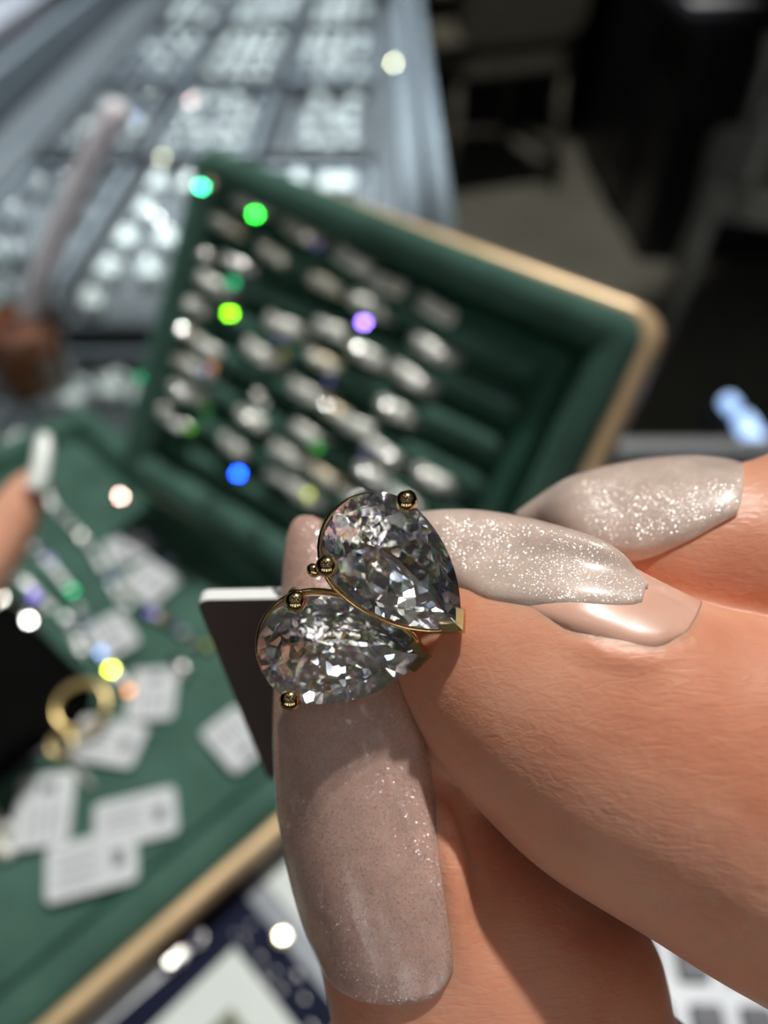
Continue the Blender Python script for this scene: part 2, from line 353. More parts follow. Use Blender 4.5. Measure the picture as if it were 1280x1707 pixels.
# grey display trays inside the showcase, each with its cushions
cols = [(-1.27, -.905), (-.875, -.475), (-.445, -.045)]
rows = [(.62, 1.64), (1.74, 2.84), (2.96, 3.72), (3.86, 4.75), (4.9, 5.85)]
colname = ['left', 'middle', 'right']; rowname = ['nearest', 'second', 'third', 'fourth', 'farthest']
body = MB().box((-.009, -.005, 0), (.009, .005, .004)).data('cushion_base', M['cushion'])
def cushion_mesh(m, long):
    b = MB(); b.rrect(.0150, .026 if long else .015, .007, 0, .013, .004, 4); return b.data('cushion', m, True)
cm_w, cm_l, cm_g = cushion_mesh(M['cushion'], 0), cushion_mesh(M['cushion'], 1), cushion_mesh(M['cushion_grey'], 0)
def ring_mesh(r, wd, th, m, seg=28):
    vs = []; fs = []
    for k in range(seg):
        a = 2*math.pi*k/seg; c, s = math.cos(a), math.sin(a)
        for rr, y in ((r-th, -wd/2), (r-th*.25, -wd/2), (r, -wd*.25), (r, wd*.25), (r-th*.25, wd/2), (r-th, wd/2)):
            vs.append((rr*c, y, rr*s))
    for k in range(seg):
        j = (k+1) % seg
        for i in range(6): fs.append((k*6+i, k*6+(i+1) % 6, j*6+(i+1) % 6, j*6+i))
    return mesh_data('ring_band', vs, fs, m, True)
small_ring = ring_mesh(.0085, .003, .0015, M['silver'], 20)
for ci, (a, b_) in enumerate(cols):
    for ri, (c, d) in enumerate(rows):
        cx, cyy = Hx(a+b_)/2, Hx(c+d)/2; W, H = Hx(b_-a), Hx(d-c)
        tr = thing('display_tray', f'grey display tray in the showcase, {colname[ci]} column, {rowname[ri]} row', 'tray', T((cx, cyy, .8865)))
        MB().rrect(W, H, .004, 0, .006).build('tray_base', M['grey_tray'], tr)
        MB().rim(W, H, .004, .006, .006, .018, .001, 3).build('tray_rim', M['grey_light'] if (ci+ri) % 2 else M['grey_tray'], tr)
        nx, ny = (3, 4) if ci == 0 else (4, 5 if ri == 1 else 4)
        if ci == 1 and ri == 1: nx = 3
        for i in range(nx):
            for j in range(ny):
                if ri == 0 and ci == 2: continue
                x = (i+.5)/nx*(W-.018)-(W-.018)/2; y = (j+.5)/ny*(H-.02)-(H-.02)/2
                if random.random() < .10 or (ci == 2 and ri == 2 and i == 0): continue
                me = cm_g if (ci == 0 and random.random() < .7) else (cm_l if ri in (1, 0) else cm_w)
                o = thing('ring_cushion', f'ring cushion, {["leftmost", "second", "third", "fourth"][i]} across, {["front", "second", "third", "fourth", "fifth"][j]} line, in the {colname[ci]} {rowname[ri]} showcase tray', 'cushion',
                          T((cx+x+random.uniform(-.003, .003), cyy+y+random.uniform(-.005, .005), .8930)) @ Matrix.Rotation(random.uniform(-.15, .15), 4, 'Z'), f'ring cushions in the {colname[ci]} {rowname[ri]} display tray')
                link('cushion_pad', me, o)
                link('ring_band', small_ring, o, T((0, 0, .0105)))

# ------------------------------------------------------------------ gems used in trays: cut discs whose facets catch the spotlight
def gem_mesh(name, r, m, n=8):
    vs = []; fs = []
    for k in range(n):
        a = 2*math.pi*k/n; vs.append((r*math.cos(a), r*math.sin(a), 0))
    for k in range(n):
        a = 2*math.pi*(k+.5)/n; vs.append((r*.72*math.cos(a), r*.72*math.sin(a), r*.28))
    vs.append((0, 0, -r*.8))
    for k in range(n):
        j = (k+1) % n; fs += [(k, j, n+k), (j, n+j, n+k), (k, 2*n, j)]
    fs.append(tuple(range(n, 2*n)))
    return mesh_data(name, vs, fs, m)
def flash_tint(name, col, rough=.26):  # coloured flash painted into the base colour, in place of dispersion
    return mat(name, [c*.5 for c in col], rough, 1, var=.02, scale=500)
FC = {'green': (.015, .6, .03), 'lime': (.13, .65, .005), 'teal': (.03, .50, .22), 'blue': (.01, .08, 1), 'violet': (.26, .15, .95), 'lilac': (.30, .28, .72),
      'white': (.95, .95, .9), 'red': (.85, .20, .08), 'orange': (.85, .35, .12), 'yellow': (.62, .85, .03), 'pink': (.8, .5, .45), 'cream': (.95, .88, .55), 'olive': (.55, .62, .12), 'sky': (.25, .45, .95)}
FM = {k: gem_mesh('gem_'+k, .0016, flash_tint('gem_fire_'+k, v)) for k, v in FC.items()}
def half_frame(p):                          # a facet turned so that it mirrors the spotlight to the lens, as the ones that flash do
    h = ((CAM-p).normalized() + (KEY-p).normalized()).normalized()
    return frame_xn(p, RIGHT, h)
def dim_turn(p, a):                         # turned a little off the flash
    return half_frame(p) @ Matrix.Rotation(a, 4, 'X')

# ------------------------------------------------------------------ lower green tray (lies flat on the glass)
LZ = CZ-.2                                   # velvet surface height
P1 = CAM + Vector((-.63, 1.316, -1))*.2
e1 = Vector((.696, -.718, 0)).normalized(); e2 = Vector((-.718, -.696, 0)).normalized()
LW, LL = .1965, .30
LC = P1 + e1*(LW/2-.002) + e2*(LL/2-.002); LC.z = GZ+.0006
lt = thing('velvet_tray', 'green velvet jewellery tray lying flat at lower left, holding bracelets and white tags', 'tray', frame(LC, e1, e2*-1 if e1.cross(e2).z < 0 else e2, Vector((0, 0, 1))))
ZB = .012                                    # bed top within the tray
MB().rim(LW+.000, LL-.004, .010, .0035, .0118, .0172, .0010).build('wooden_frame', M['champagne'], lt, mat=T((.0032, 0, 0)))
MB().rim(LW-.003, LL-.006, .009, .004, 0, .0118, .0004).build('tray_side', mat('brown_tray_side', (.14, .085, .05), .6, var=.15, scale=60), lt, mat=T((.0026, 0, 0)))  # brown stands in for the shadow under the wooden frame
MB().rim(LW-.001, LL-.001, .008, .0105, 0, .0205, .004).build('padded_rim', M['velvet'], lt, True)
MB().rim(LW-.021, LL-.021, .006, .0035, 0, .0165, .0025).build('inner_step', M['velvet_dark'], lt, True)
MB().rrect(LW-.026, LL-.026, .004, 0, LZ-GZ-.0006).build('tray_bed', M['velvet'], lt)

# white price tags on the velvet: centre px, length, width (mm), angle (deg, image), label
def img_dir(px, py, ang, z):                 # world direction on the plane z that reads as an image angle
    a = onz(px, py, z); q = onz(px+10*math.cos(math.radians(ang)), py-10*math.sin(math.radians(ang)), z)
    d = (q-a); d.z = 0; return d.normalized()
TAGS = [(213, 915, 14.5, 12.5, 20, 'white price tag nearest the lilac gem, on the lower green tray'),
        (250, 970, 17, 13.5, -35, 'white price tag overlapping the bracelet end, slanting down to the right'),
        (187, 1060, 16, 12.5, -58, 'white price tag half under the second bracelet strand'),
        (255, 1157, 17.5, 13.5, 82, 'upright white price tag to the right of the gold hoop'),
        (179, 1236, 20, 13, -10, 'white price tag just below the gold hoop, tied with a thread'),
        (74, 1350, 20, 14.5, 82, 'upright white price tag at lower left with small grey print'),
        (227, 1365, 21, 13, 14, 'upper of the two tilted white price tags at the tray bottom'),
        (154, 1440, 22, 14, 15, 'lowest white price tag, tilted, overlapping the tag above it'),
        (394, 1232, 17, 13, -48, 'white price tag peeking out from behind the dark card tag')]
for k, (px, py, l, wd, ang, lab) in enumerate(TAGS):
    z = LZ + .0009 + .0006*(k % 3) + (.001 if k == 7 else 0)
    p = onz(px, py, z); d = img_dir(px, py, ang, z)
    t = thing('price_tag', lab, 'tag', frame_xn(p, d, Vector((0, 0, 1))) @ Matrix.Rotation(math.radians(2), 4, 'X'))
    MB().rrect(l/1000, wd/1000, .0018, 0, .0005).build('tag_card', M['card_white'], t)
    b = MB(); W = l/1000; hh = wd/1000
    b.box((W*.22, -hh*.18, .00052), (W*.36, hh*.12, .00056))
    for q in range(4):
        b.box((-W*.38, -hh*.3+q*hh*.17, .00052), (W*(.02+.1*(q % 2)), -hh*.3+q*hh*.17+.0005, .00056))
    b.build('print_lines', M['ink'], t)
# price tag beside the black pad, its shade painted in as dark grey
t = thing('price_tag', 'shaded grey price tag lying beside the black pad at the left edge', 'tag', frame_xn(onz(40, 1243, LZ+.001), img_dir(40, 1243, 25, LZ), Vector((0, 0, 1))))
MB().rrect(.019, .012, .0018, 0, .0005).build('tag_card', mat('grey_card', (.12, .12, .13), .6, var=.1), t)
th = MB(); th.tube([onz(x, y, LZ+.0012) for x, y in [(92, 1215), (105, 1250), (122, 1275), (140, 1295), (154, 1312)]], .0008, 6)
tag(th.build('tag_thread', M['thread'], smooth=True), 'pale thread trailing from the white tag below the gold hoop', 'thread')

# black pad at the left, the strands run off it
bp = onz(-30, 1150, LZ+.001)
pad = thing('black_pad', 'black velvet pad at the left edge under the bracelet strands', 'pad', frame_xn(bp, img_dir(0, 1150, -48, LZ), Vector((0, 0, 1))))
MB().rrect(.062, .046, .010, 0, .006, .003).build('pad_body', M['black'], pad)
MB().tube([(-.028, -.020, .0062), (-.028, .020, .0062), (.028, .020, .0062), (.028, -.020, .0062)], .0006, 6, True).build('piping', M['black'], pad)

# tennis bracelets: strands of set stones
bm_stone = gem_mesh('set_stone', .0016, mat('set_stone', (.62, .66, .66), .3, .9, var=.2, scale=900))
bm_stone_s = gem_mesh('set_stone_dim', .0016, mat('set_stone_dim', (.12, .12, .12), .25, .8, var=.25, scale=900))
STR = [('diamond line bracelet curving past the white tags, rightmost strand', [(70, 795), (85, 838), (110, 866), (138, 897), (158, 925), (178, 958), (195, 990), (222, 1013), (255, 1024), (292, 1043), (318, 1068), (345, 1076)], 0),
       ('diamond line bracelet, second strand from the right, ending at the orange glint', [(42, 890), (62, 920), (86, 945), (108, 972), (126, 1000), (140, 1040), (158, 1075), (182, 1108), (215, 1152)], 0),
       ('diamond line bracelet, third strand from the right, fading onto the black pad', [(5, 948), (30, 975), (57, 995), (85, 1015), (108, 1030), (125, 1060), (140, 1095)], 0),
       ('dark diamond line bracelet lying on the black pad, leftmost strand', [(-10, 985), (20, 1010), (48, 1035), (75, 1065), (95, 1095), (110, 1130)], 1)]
FIRE_L = [(73, 811, 'red', 0), (135, 893, 'white', .10), (85, 933, 'lilac', .12), (72, 918, 'lilac', .2), (120, 985, 'teal', .08), (57, 993, 'violet', .09), (100, 1024, 'teal', .16), (48, 1035, 'white', 0), (2, 998, 'white', .05),
          (185, 1117, 'yellow', 0), (215, 1152, 'orange', .08), (168, 1088, 'sky', .08), (250, 1021, 'violet', .13), (187, 965, 'sky', .16), (226, 1010, 'teal', .2), (272, 1032, 'orange', .22), (292, 1043, 'lilac', .2), (205, 985, 'cream', .2), (345, 1076, 'olive', .16), (318, 1072, 'white', .22), (142, 1040, 'sky', .2), (128, 1000, 'teal', .17)]
roots = []
for lab, pts, dim in STR:
    zz = LZ+.0016
    W = [onz(x, y, zz) + Vector((0, 0, .006 if x < 60 and y > 960 else 0)) for x, y in pts]
    C = [Vector(q) for q in cat_rom([list(q) for q in W], 12)]
    t = thing('tennis_bracelet', lab, 'bracelet', T(C[0])); roots.append((t, C))
    MB().tube([q-C[0]-Vector((0, 0, .0006)) for q in C[::3]], .0007, 6).build('chain', M['silver'], t, True)
    acc = 1
    for i in range(1, len(C)):
        acc += (C[i]-C[i-1]).length
        if acc >= .0034:
            acc = 0
            if any((ray_p := (onz(x, y, zz)-C[i])).length < .0022 for x, y, c, a in FIRE_L): continue
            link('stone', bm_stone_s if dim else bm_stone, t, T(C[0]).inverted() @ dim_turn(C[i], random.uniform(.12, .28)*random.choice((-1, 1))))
for x, y, c, a in FIRE_L:
    best = min(roots, key=lambda r: min((onz(x, y, LZ+.0016)-q).length for q in r[1]))
    p = at(x, y, 0) if 0 else onz(x, y, LZ+.0024)
    if x < 60 and y > 960: p = onz(x, y, LZ+.008)
    o = link('stone', FM[c], best[0]); o.matrix_local = T(best[1][0]).inverted() @ dim_turn(p, a); o['label'] = f'{c} flashing stone'
# clasp end of the first strand
cl = MB(); cl.tube([onz(x, y, LZ+.002) for x, y in [(285, 1100), (300, 1112), (318, 1122)]], .0022, 8)
tag(cl.build('bracelet_clasp', M['silver'], smooth=True), 'bright bracelet clasp above the upright white tag', 'clasp')
for x, y, c, a, lab in [(201, 828, 'pink', .0, 'single stud with a pinkish stone lying alone on the lower green tray'), (253, 901, 'violet', .0, 'violet flashing stud beside the uppermost white tag'), (281, 932, 'sky', .22, 'dim blue stud below the violet stud')]:
    p = onz(x, y, LZ+.0024); t = thing('ear_stud', lab, 'earring', T(p))
    MB().lathe([(.0005, -.0022), (.0019, -.0010), (.0022, -.0002), (.0018, -.0002)], 12).build('collet', M['silver'], t, True)
    o = link('stone', FM[c], t); o.matrix_local = T(p).inverted() @ dim_turn(p, a)
# gold hoops
for x, y, r, lab in [(135, 1178, .0070, 'gold hoop earring lying between the bracelets and the tags'), (102, 1240, .0030, 'small gold jump ring tied to the thread')]:
    c = onz(x, y, LZ+.008)
    t = thing('hoop_earring', lab, 'earring', frame_xn(c, RIGHT, Vector((.1, -.25, 1))))
    MB().tube([(r*math.cos(2*math.pi*k/40), r*math.sin(2*math.pi*k/40), 0) for k in range(40)], (.0011 if r > .004 else .0007), 8, True).build('hoop', M['gold_soft'], t, True)
    MB().ball((r, 0, 0), .0018 if r > .004 else .0009).build('bead', M['gold_soft'], t, True)
# bright chain ends at the far left edge
for x, y, lab in [(8, 1362, 'silver chain end at the left edge beside the upright tag'), (12, 1402, 'second silver chain end, below the first at the left edge')]:
    p = onz(x, y, LZ+.002); t = thing('chain_end', lab, 'chain', T(p))
    for k in range(3): MB().ball((.002*k-.003, -.0015*k, 0), .0018).build('bead', M['pave'], t, True)

# bright rings in the showcase that flash towards the lens
SHOWL = Vector((-.22, 1.30, 2.6))
for x, y, c, k, lab in [(260, 362, 'white', 1.1, 'ring with a white flash in the showcase just left of the propped tray'), (270, 263, 'cream', 1.1, 'ring with a pale flash in the showcase, above the tray corner'), (657, 106, 'cream', 2.4, 'large bright ring flashing at the far right rail of the showcase'),
                        (216, 195, 'sky', 1.2, 'ring with a faint blue flash right of the straw tip'), (318, 168, 'pink', 1.4, 'ring with a faint pink flash in the middle display tray'), (18, 500, 'white', 1.3, 'bright white spark beside the tea cup')]:
    p = onz(x, y, .909) if y != 500 else onz(x, y, .99)
    if y == 500: p = onz(30, 505, GZ+.062) 
    h = ((CAM-p).normalized()+(SHOWL-p).normalized()).normalized()
    if y == 500: continue
    t = thing('gem_ring', lab, 'ring', T(p))
    link('ring_band', small_ring, t, T((0, 0, -.0085)))
    link('stone', FM[c], t, T(p).inverted() @ frame_xn(p, RIGHT, h) @ Matrix.Rotation(.06, 4, 'X') @ Matrix.Scale(k, 4))

# ------------------------------------------------------------------ upper green ring tray, propped up
tl = math.radians(60); rr = math.radians(-30)
un = Vector((math.sin(rr)*math.sin(tl), -math.cos(rr)*math.sin(tl), math.cos(tl)))
UB = onz(200, 690, CZ-.157)
def onU(px, py, off=0):
    r = ray(px, py); return CAM + r*(((UB + un*off) - CAM).dot(un)/r.dot(un))
TLp, TRp = onU(318, 216), onU(1108, 524)
ux = (TRp-TLp).normalized(); uy = un.cross(ux)
UW = (TRp-TLp).length
UH = -(onU(500, 866)-TLp).dot(uy) + .023; UHT = UH
UC = TLp + ux*UW/2 - uy*UH/2
MU = frame(UC, ux, uy, un); MUi = MU.inverted()
ut = thing('velvet_ring_tray', 'green velvet ring tray propped up behind, rows of rings standing in its slots', 'tray', MU @ T((0, 0, -.012)))
MB().rim(UW-.003, UH-.003, .010, .0060, -.008, .0085, .0022, 8).build('wooden_frame', M['champagne'], ut, True, mat=T((.0038, .0004, 0)) @ Matrix.Rotation(math.radians(1.3), 4, 'Z'))
MB().rim(UW-.004, UH-.004, .007, .011, -.006, .0115, .004, 6).build('padded_rim', M['velvet'], ut, True)
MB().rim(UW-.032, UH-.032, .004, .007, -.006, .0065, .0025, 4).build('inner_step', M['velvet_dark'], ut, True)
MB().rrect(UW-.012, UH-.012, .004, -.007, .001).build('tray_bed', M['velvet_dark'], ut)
PIT = .0118; yy = UH/2-.024; ridge_y = []
W2 = UW-.048
rg = MB().tube([(-W2/2, 0, 0), (-W2/2+.004, 0, 0), (W2/2-.004, 0, 0), (W2/2, 0, 0)], [.0015, .0038, .0038, .0015], 12).data('ridge', M['velvet'], True)
while yy > -UH/2+.02:
    ridge_y.append(yy); link('ridge', rg, ut, T((0, yy, .0035))); yy -= PIT
MB().box((-.02, -.04, -.045), (-.015, .03, -.0085)).box((.015, -.04, -.045), (.02, .03, -.0085)).build('prop_stand', M['velvet_dark'], ut)
band_w = ring_mesh(.0083, .0044, .0016, M['pave'])
band_s = ring_mesh(.0080, .0030, .0015, M['silver'])
band_g = ring_mesh(.0082, .0040, .0015, mat('pale_gold_band', (.72, .62, .42), .32, .5, var=.1, scale=300))
gem_small = gem_mesh('accent_stone', .0013, mat('accent_stone', (.82, .85, .82), .18, .5, var=.1, scale=900))
RG = [(430,185,'w'),(350,260,'g'),(610,285,'g'),(520,365,'g'),(790,385,'w'),(700,470,'g'),(845,545,'w'),(910,470,'w'),(1090,560,'w'),(1070,700,'w'),(300,470,'w'),(240,550,'w'),
      (390,400,'s'),(255,360,'s'),(550,620,'w'),(720,635,'w'),(1000,800,'w'),(845,720,'w'),(470,715,'w'),(290,700,'w'),(240,770,'w'),(695,745,'g'),(950,920,'w'),(635,855,'w'),
      (210,855,'w'),(110,900,'w'),(445,950,'w'),(640,1000,'w'),(815,975,'w'),(735,920,'g'),(385,1045,'w'),(570,1075,'w'),(900,1060,'w'),(1080,1160,'w'),
      (870,1150,'w'),(550,1160,'s'),(630,1215,'w'),(190,965,'s'),(150,720,'g'),(215,640,'g'),(700,1150,'g'),(820,1235,'s'),(985,1240,'w')]
FIRE_U = [(335,313,'teal',.0),(425,359,'green',0),(528,408,'lilac',.2),(388,472,'teal',.10),(383,524,'lime',0),(606,539,'violet',.04),(344,618,'sky',.12),(352,612,'orange',.14),(232,630,'teal',.12),
          (343,683,'green',.2),(317,714,'lime',.14),(397,791,'blue',0),(529,746,'green',.14),(514,825,'olive',.10),(429,659,'white',.14),(438,674,'white',.17),(472,590,'olive',.2),(548,636,'lilac',.2),(465,568,'lilac',.2),(610,755,'lilac',.2),(350,305,'cream',.2)]
kindname = {'w': 'white pave', 's': 'plain silver', 'g': 'pale gold'}
bands = {'w': band_w, 's': band_s, 'g': band_g}
ring_roots = []
used_fire = [False]*len(FIRE_U)
for zx, zy, kd in RG:
    px, py = 180+zx/2.0645, 240+zy/2.0645
    q = MUi @ onU(px, py, .002)
    row = min(range(len(ridge_y)), key=lambda k: abs(ridge_y[k]-q.y))
    ordn = ['top', 'second', 'third', 'fourth', 'fifth', 'sixth', 'seventh', 'eighth', 'ninth', 'tenth', 'eleventh', 'twelfth'][min(row, 11)]
    mt = MU @ T((q.x, q.y, -.0108)) @ Matrix.Rotation(random.uniform(-.1, .12)-.05, 4, 'Z')
    t = thing('ring', f'{kindname[kd]} ring standing in the {ordn} slot row of the propped green tray', 'ring', mt, f'{kindname[kd]} rings in the {ordn} slot row')
    link('band', bands[kd], t)
    for k in range(-2, 3):
        a = k*.27; link('stone', gem_small, t, Matrix.Rotation(a, 4, 'Y') @ T((0, 0, .0083)))
    ring_roots.append((t, mt)); t['_row'] = row; t['_x'] = q.x
ORD = ['leftmost', 'second from left', 'third from left', 'fourth from left', 'fifth from left', 'sixth from left', 'seventh from left', 'eighth from left', 'ninth from left', 'tenth from left']
for r_ in set(t['_row'] for t, _ in ring_roots):
    for k_ in 'wsg':
        L_ = sorted([t for t, _ in ring_roots if t['_row'] == r_ and t['label'].startswith(kindname[k_])], key=lambda t: t['_x'])
        if len(L_) > 1:
            for n_, t in enumerate(L_): t['label'] = f"{ORD[n_]} {kindname[k_]} ring, {t['label'].split(' in the ')[1].split(' of the')[0]} of the propped tray"
for t, _ in ring_roots: del t['_row']; del t['_x']
for x, y, c, a in FIRE_U:
    p = onU(x, y, .0085); t, mt = min(ring_roots, key=lambda r: (r[1].translation-p).length)
    o = link('stone', FM[c], t); o.matrix_local = mt.inverted() @ dim_turn(p, a); o['label'] = f'{c} flashing stone'
    t['label'] = f"{t['label'].split(' ring')[0].split(' left ')[-1].replace('leftmost ', '')} ring {'flashing' if 'with a' not in t['label'] else 'also flashing'} with a {c} spark at ({'upper' if y < 480 else 'middle' if y < 680 else 'lower'} {'left' if x < 400 else 'centre' if x < 500 else 'right'}) of the propped tray".replace('(', '').replace(')', '')
    if 'group' in t: del t['group']

# ------------------------------------------------------------------ things lower centre and lower right, on the glass
IZ = GZ+.0012
pb = onz(395, 1478, IZ); dA = (onz(540, 1655, IZ)-pb).normalized(); dB = (onz(245, 1707, IZ)-pb); dB -= dA*dB.dot(dA); dB.normalize()
brd = thing('framed_card', 'framed navy card with silver lettering and an olive centre, lower centre', 'card', frame(pb, dA, dB, dA.cross(dB)))
sgn = 1 if dA.cross(dB).z > 0 else -1
if sgn < 0: brd.matrix_world = frame(pb, dB, dA, dB.cross(dA))
FX, FY = (dA, dB) if sgn > 0 else (dB, dA)
def along(a, b, z=0): return (a, b, z) if sgn > 0 else (b, a, z)
def sl(a0, b0, a1, b1, z0, z1):
    p, q = along(a0, b0, z0), along(a1, b1, z1); return MB().box(p, q)
sl(-.006, -.006, .10, .085, -.0008, .0008).build('outer_mount', M['grey_light'], brd)
sl(0, 0, .095, .08, .0009, .0016).build('navy_panel', M['navy'], brd)
sl(.012, .0095, .085, .07, .0017, .0024).build('white_mat', M['white_board'], brd)
sl(.022, .018, .085, .07, .0025, .003).build('olive_picture', M['olive'], brd)
lt_ = MB(); random.seed(3)
for k in range(34):
    a = random.uniform(.008, .07); b = random.uniform(.0018, .0082); l = random.uniform(.0006, .002)
    p, q = along(a, b, .00165), along(a+l, b+.0005, .0018); lt_.box(p, q)
tag(lt_.build('silver_lettering', M['silver'], brd), kind='stuff')
wp = thing('white_slab', 'white glossy slab behind the framed card, lower centre', 'slab', frame(pb, FX, FY, FX.cross(FY)))
def wq(pts, z0, z1, m, name, par, org):
    n = len(pts); a = [Vector((*onz(x, y, IZ).xy, IZ+z0)) for x, y in pts]; b = [v+Vector((0, 0, z1-z0)) for v in a]
    vs = [org.inverted() @ v for v in a+b]; fs = [tuple(range(n)), tuple(range(n, 2*n))]+[(k, (k+1) % n, n+(k+1) % n, n+k) for k in range(n)]
    return link(name, mesh_data(name, vs, fs, m), par)
om = frame(pb, FX, FY, FX.cross(FY))
wq([(412, 1448), (470, 1395), (560, 1490), (620, 1640), (545, 1640)], -.001, .0005, M['white_board'], 'slab_body', wp, om)
ws = thing('white_strip', 'narrow white strip lying beside the wooden tray edge, bottom left', 'strip', om)
wq([(130, 1707), (235, 1630), (292, 1588), (306, 1606), (250, 1655), (190, 1707), (170, 1730), (110, 1730)], -.001, .0025, M['calc'], 'strip_body', ws, om)
for x, y, c, a, lab in [(470, 1561, 'cream', .0, 'cream shining stud on the white slab'), (284, 1601, 'white', .06, 'left of two white shining studs on the white strip'), (298, 1590, 'white', .08, 'right of two white shining studs on the white strip'), (327, 1564, 'lilac', .24, 'dim lilac stud above the framed card')]:
    p = onz(x, y, IZ+.0045); t = thing('ear_stud', lab, 'earring', T(p))
    MB().lathe([(.0005, -.0022), (.0019, -.0010), (.0022, -.0002), (.0018, -.0002)], 12).build('collet', M['silver'], t, True)
    o = link('stone', FM[c], t); o.matrix_local = T(p).inverted() @ dim_turn(p, a)
# calculator, lower right: white body with rows of grey keys
kz = IZ+.004
k0 = onz(1140, 1668, kz); kx = (onz(1240, 1672, kz)-k0); kx.z = 0; kx.normalize(); ky = Vector((-kx.y, kx.x, 0))
calc = thing('calculator', 'white calculator with rows of grey keys, lower right under the fingers', 'calculator', frame(k0, kx, ky, Vector((0, 0, 1))))
MB().rrect(.085, .10, .006, -.0045, 0, .001, off=(.028, -.030)).build('calculator_body', M['calc'], calc)
km = MB().rrect(.0078, .0095, .001, 0, .0014, .0004, 3).data('key', M['key'])
for i in range(-1, 5):
    for j in range(-3, 2):
        link('key', km, calc, T((.0035+i*.0117-.0008*j, j*.0142+.0087, .0002)))

# ------------------------------------------------------------------ cup of tea with a straw, left
cz0 = GZ+.0004
cb = onz(66, 668, cz0)+Vector((-.004, .012, 0)); cb.z = cz0
cup = thing('iced_tea_cup', 'clear cup of brown iced tea at the left edge behind the lower tray', 'cup', T(cb))
R0 = .0185
MB().lathe([(R0*.80, 0), (R0, .002), (R0*1.10, .055), (R0*1.14, .056), (R0*1.14, .0575), (R0*1.06, .0575), (R0*1.03, .055), (R0*.93, .003), (R0*.3, .002)], 32).build('cup_wall', M['clear_plastic'], cup, True)
MB().lathe([(R0*.78, .0025), (R0*.92, .004), (R0*1.0, .034), (R0*.98, .0345), (R0*.1, .0345)], 32).build('tea', M['tea'], cup, True)
MB().ball((.003, -.008, .036), .005, 1, 1, .6, 12).build('ice_cube', M['clear_plastic'], cup, True)
s0 = cb+Vector((.002, .004, .03)); s1 = at(196, 185, .30)
st = MB(); st.tube([s0 + (s1-s0)*(k/12) + Vector((0, 0, .004*math.sin(math.pi*k/12))) for k in range(13)]+[s1+(s1-s0).normalized()*.003], [.0052]*12+[.0054, .0038], 14)
tag(st.build('drinking_straw', M['straw'], smooth=True), 'pale lilac drinking straw leaning out of the tea cup', 'straw')

# ------------------------------------------------------------------ dim shop behind
def chair(name, lab, loc, rz, seat_m, arm_m, leg_m, tall=.9):
    t = thing(name, lab, 'chair', T(loc) @ Matrix.Rotation(rz, 4, 'Z'))
    MB().rrect(.46, .46, .08, .42, .49, .02).build('seat', seat_m, t)
    b = MB(); b.rrect(.44, .42, .08, -.03, .03, .01, m=T((0, .24, .72)) @ Matrix.Rotation(math.radians(82), 4, 'X')); b.build('backrest', seat_m, t)
    for s in (-1, 1):
        MB().tube([(s*.26, -.16, .66), (s*.27, -.05, .675), (s*.27, .10, .675), (s*.25, .2, .66)], .026, 10).build('armrest', arm_m, t, True)
        MB().tube([(s*.26, -.14, .655), (s*.24, -.14, .44)], .015, 8).build('armrest_post', leg_m, t, True)
        for q in (-1, 1):
            MB().tube([(s*.19, q*.19, .43), (s*.22, q*.22, .0)], [.02, .013], 8).build('leg', leg_m, t, True)
    return t
chair('armchair', 'dark taupe chair with beige armrests at the far end of the showcase', (.36, 3.05, 0), math.radians(200), M['taupe'], M['beige'], M['taupe'])
chair('armchair', 'pale grey chair in the dark at the right edge', (1.00, 1.86, 0), math.radians(250), M['pale_frame'], M['pale_frame'], M['pale_frame'])
cb2 = thing('black_cabinet', 'black shop cabinet standing on the stone floor at upper right', 'cabinet', T((1.32, 2.95, 0)))
MB().rrect(1.0, 1.2, .02, 0, .66).build('cabinet_body', M['cabinet'], cb2)
MB().rrect(1.04, 1.24, .02, .66, .69, .004).build('cabinet_top', M['wall'], cb2)
MB().box((-.52, -.3, .05), (-.502, -.01, .62)).build('door', M['cabinet'], cb2); MB().box((-.52, .01, .05), (-.502, .3, .62)).build('door', M['cabinet'], cb2)
pp = MB(); pp.rrect(.20, .06, .004, 0, .004, m=T((.93, 2.47, .691)) @ Matrix.Rotation(.1, 4, 'Z')); tag(pp.build('paper_stack', M['card_white']), 'pale papers on top of the black cabinet', 'paper')
cb3 = thing('low_black_counter', 'low black counter against the dark wall', 'counter', T((.95, 3.92, 0)))
MB().rrect(1.5, .6, .02, 0, .9).build('counter_body', M['wall'], cb3); MB().rrect(1.54, .64, .02, .9, .94, .004).build('counter_top', M['wall'], cb3)
# added glowing tubes stand in for two blue-white reflections beside the counter edge
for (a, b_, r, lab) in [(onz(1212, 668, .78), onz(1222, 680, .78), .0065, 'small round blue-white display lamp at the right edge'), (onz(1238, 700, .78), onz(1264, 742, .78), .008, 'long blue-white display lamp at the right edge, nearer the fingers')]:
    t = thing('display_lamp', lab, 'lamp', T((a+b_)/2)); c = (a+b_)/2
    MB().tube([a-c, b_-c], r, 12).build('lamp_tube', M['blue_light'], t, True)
    MB().box(((a-c).x-.012, (a-c).y-.004, -.78+.002-.0), ((a-c).x-.008, (a-c).y, -.0)).build('lamp_stem', M['dark_metal'], t)

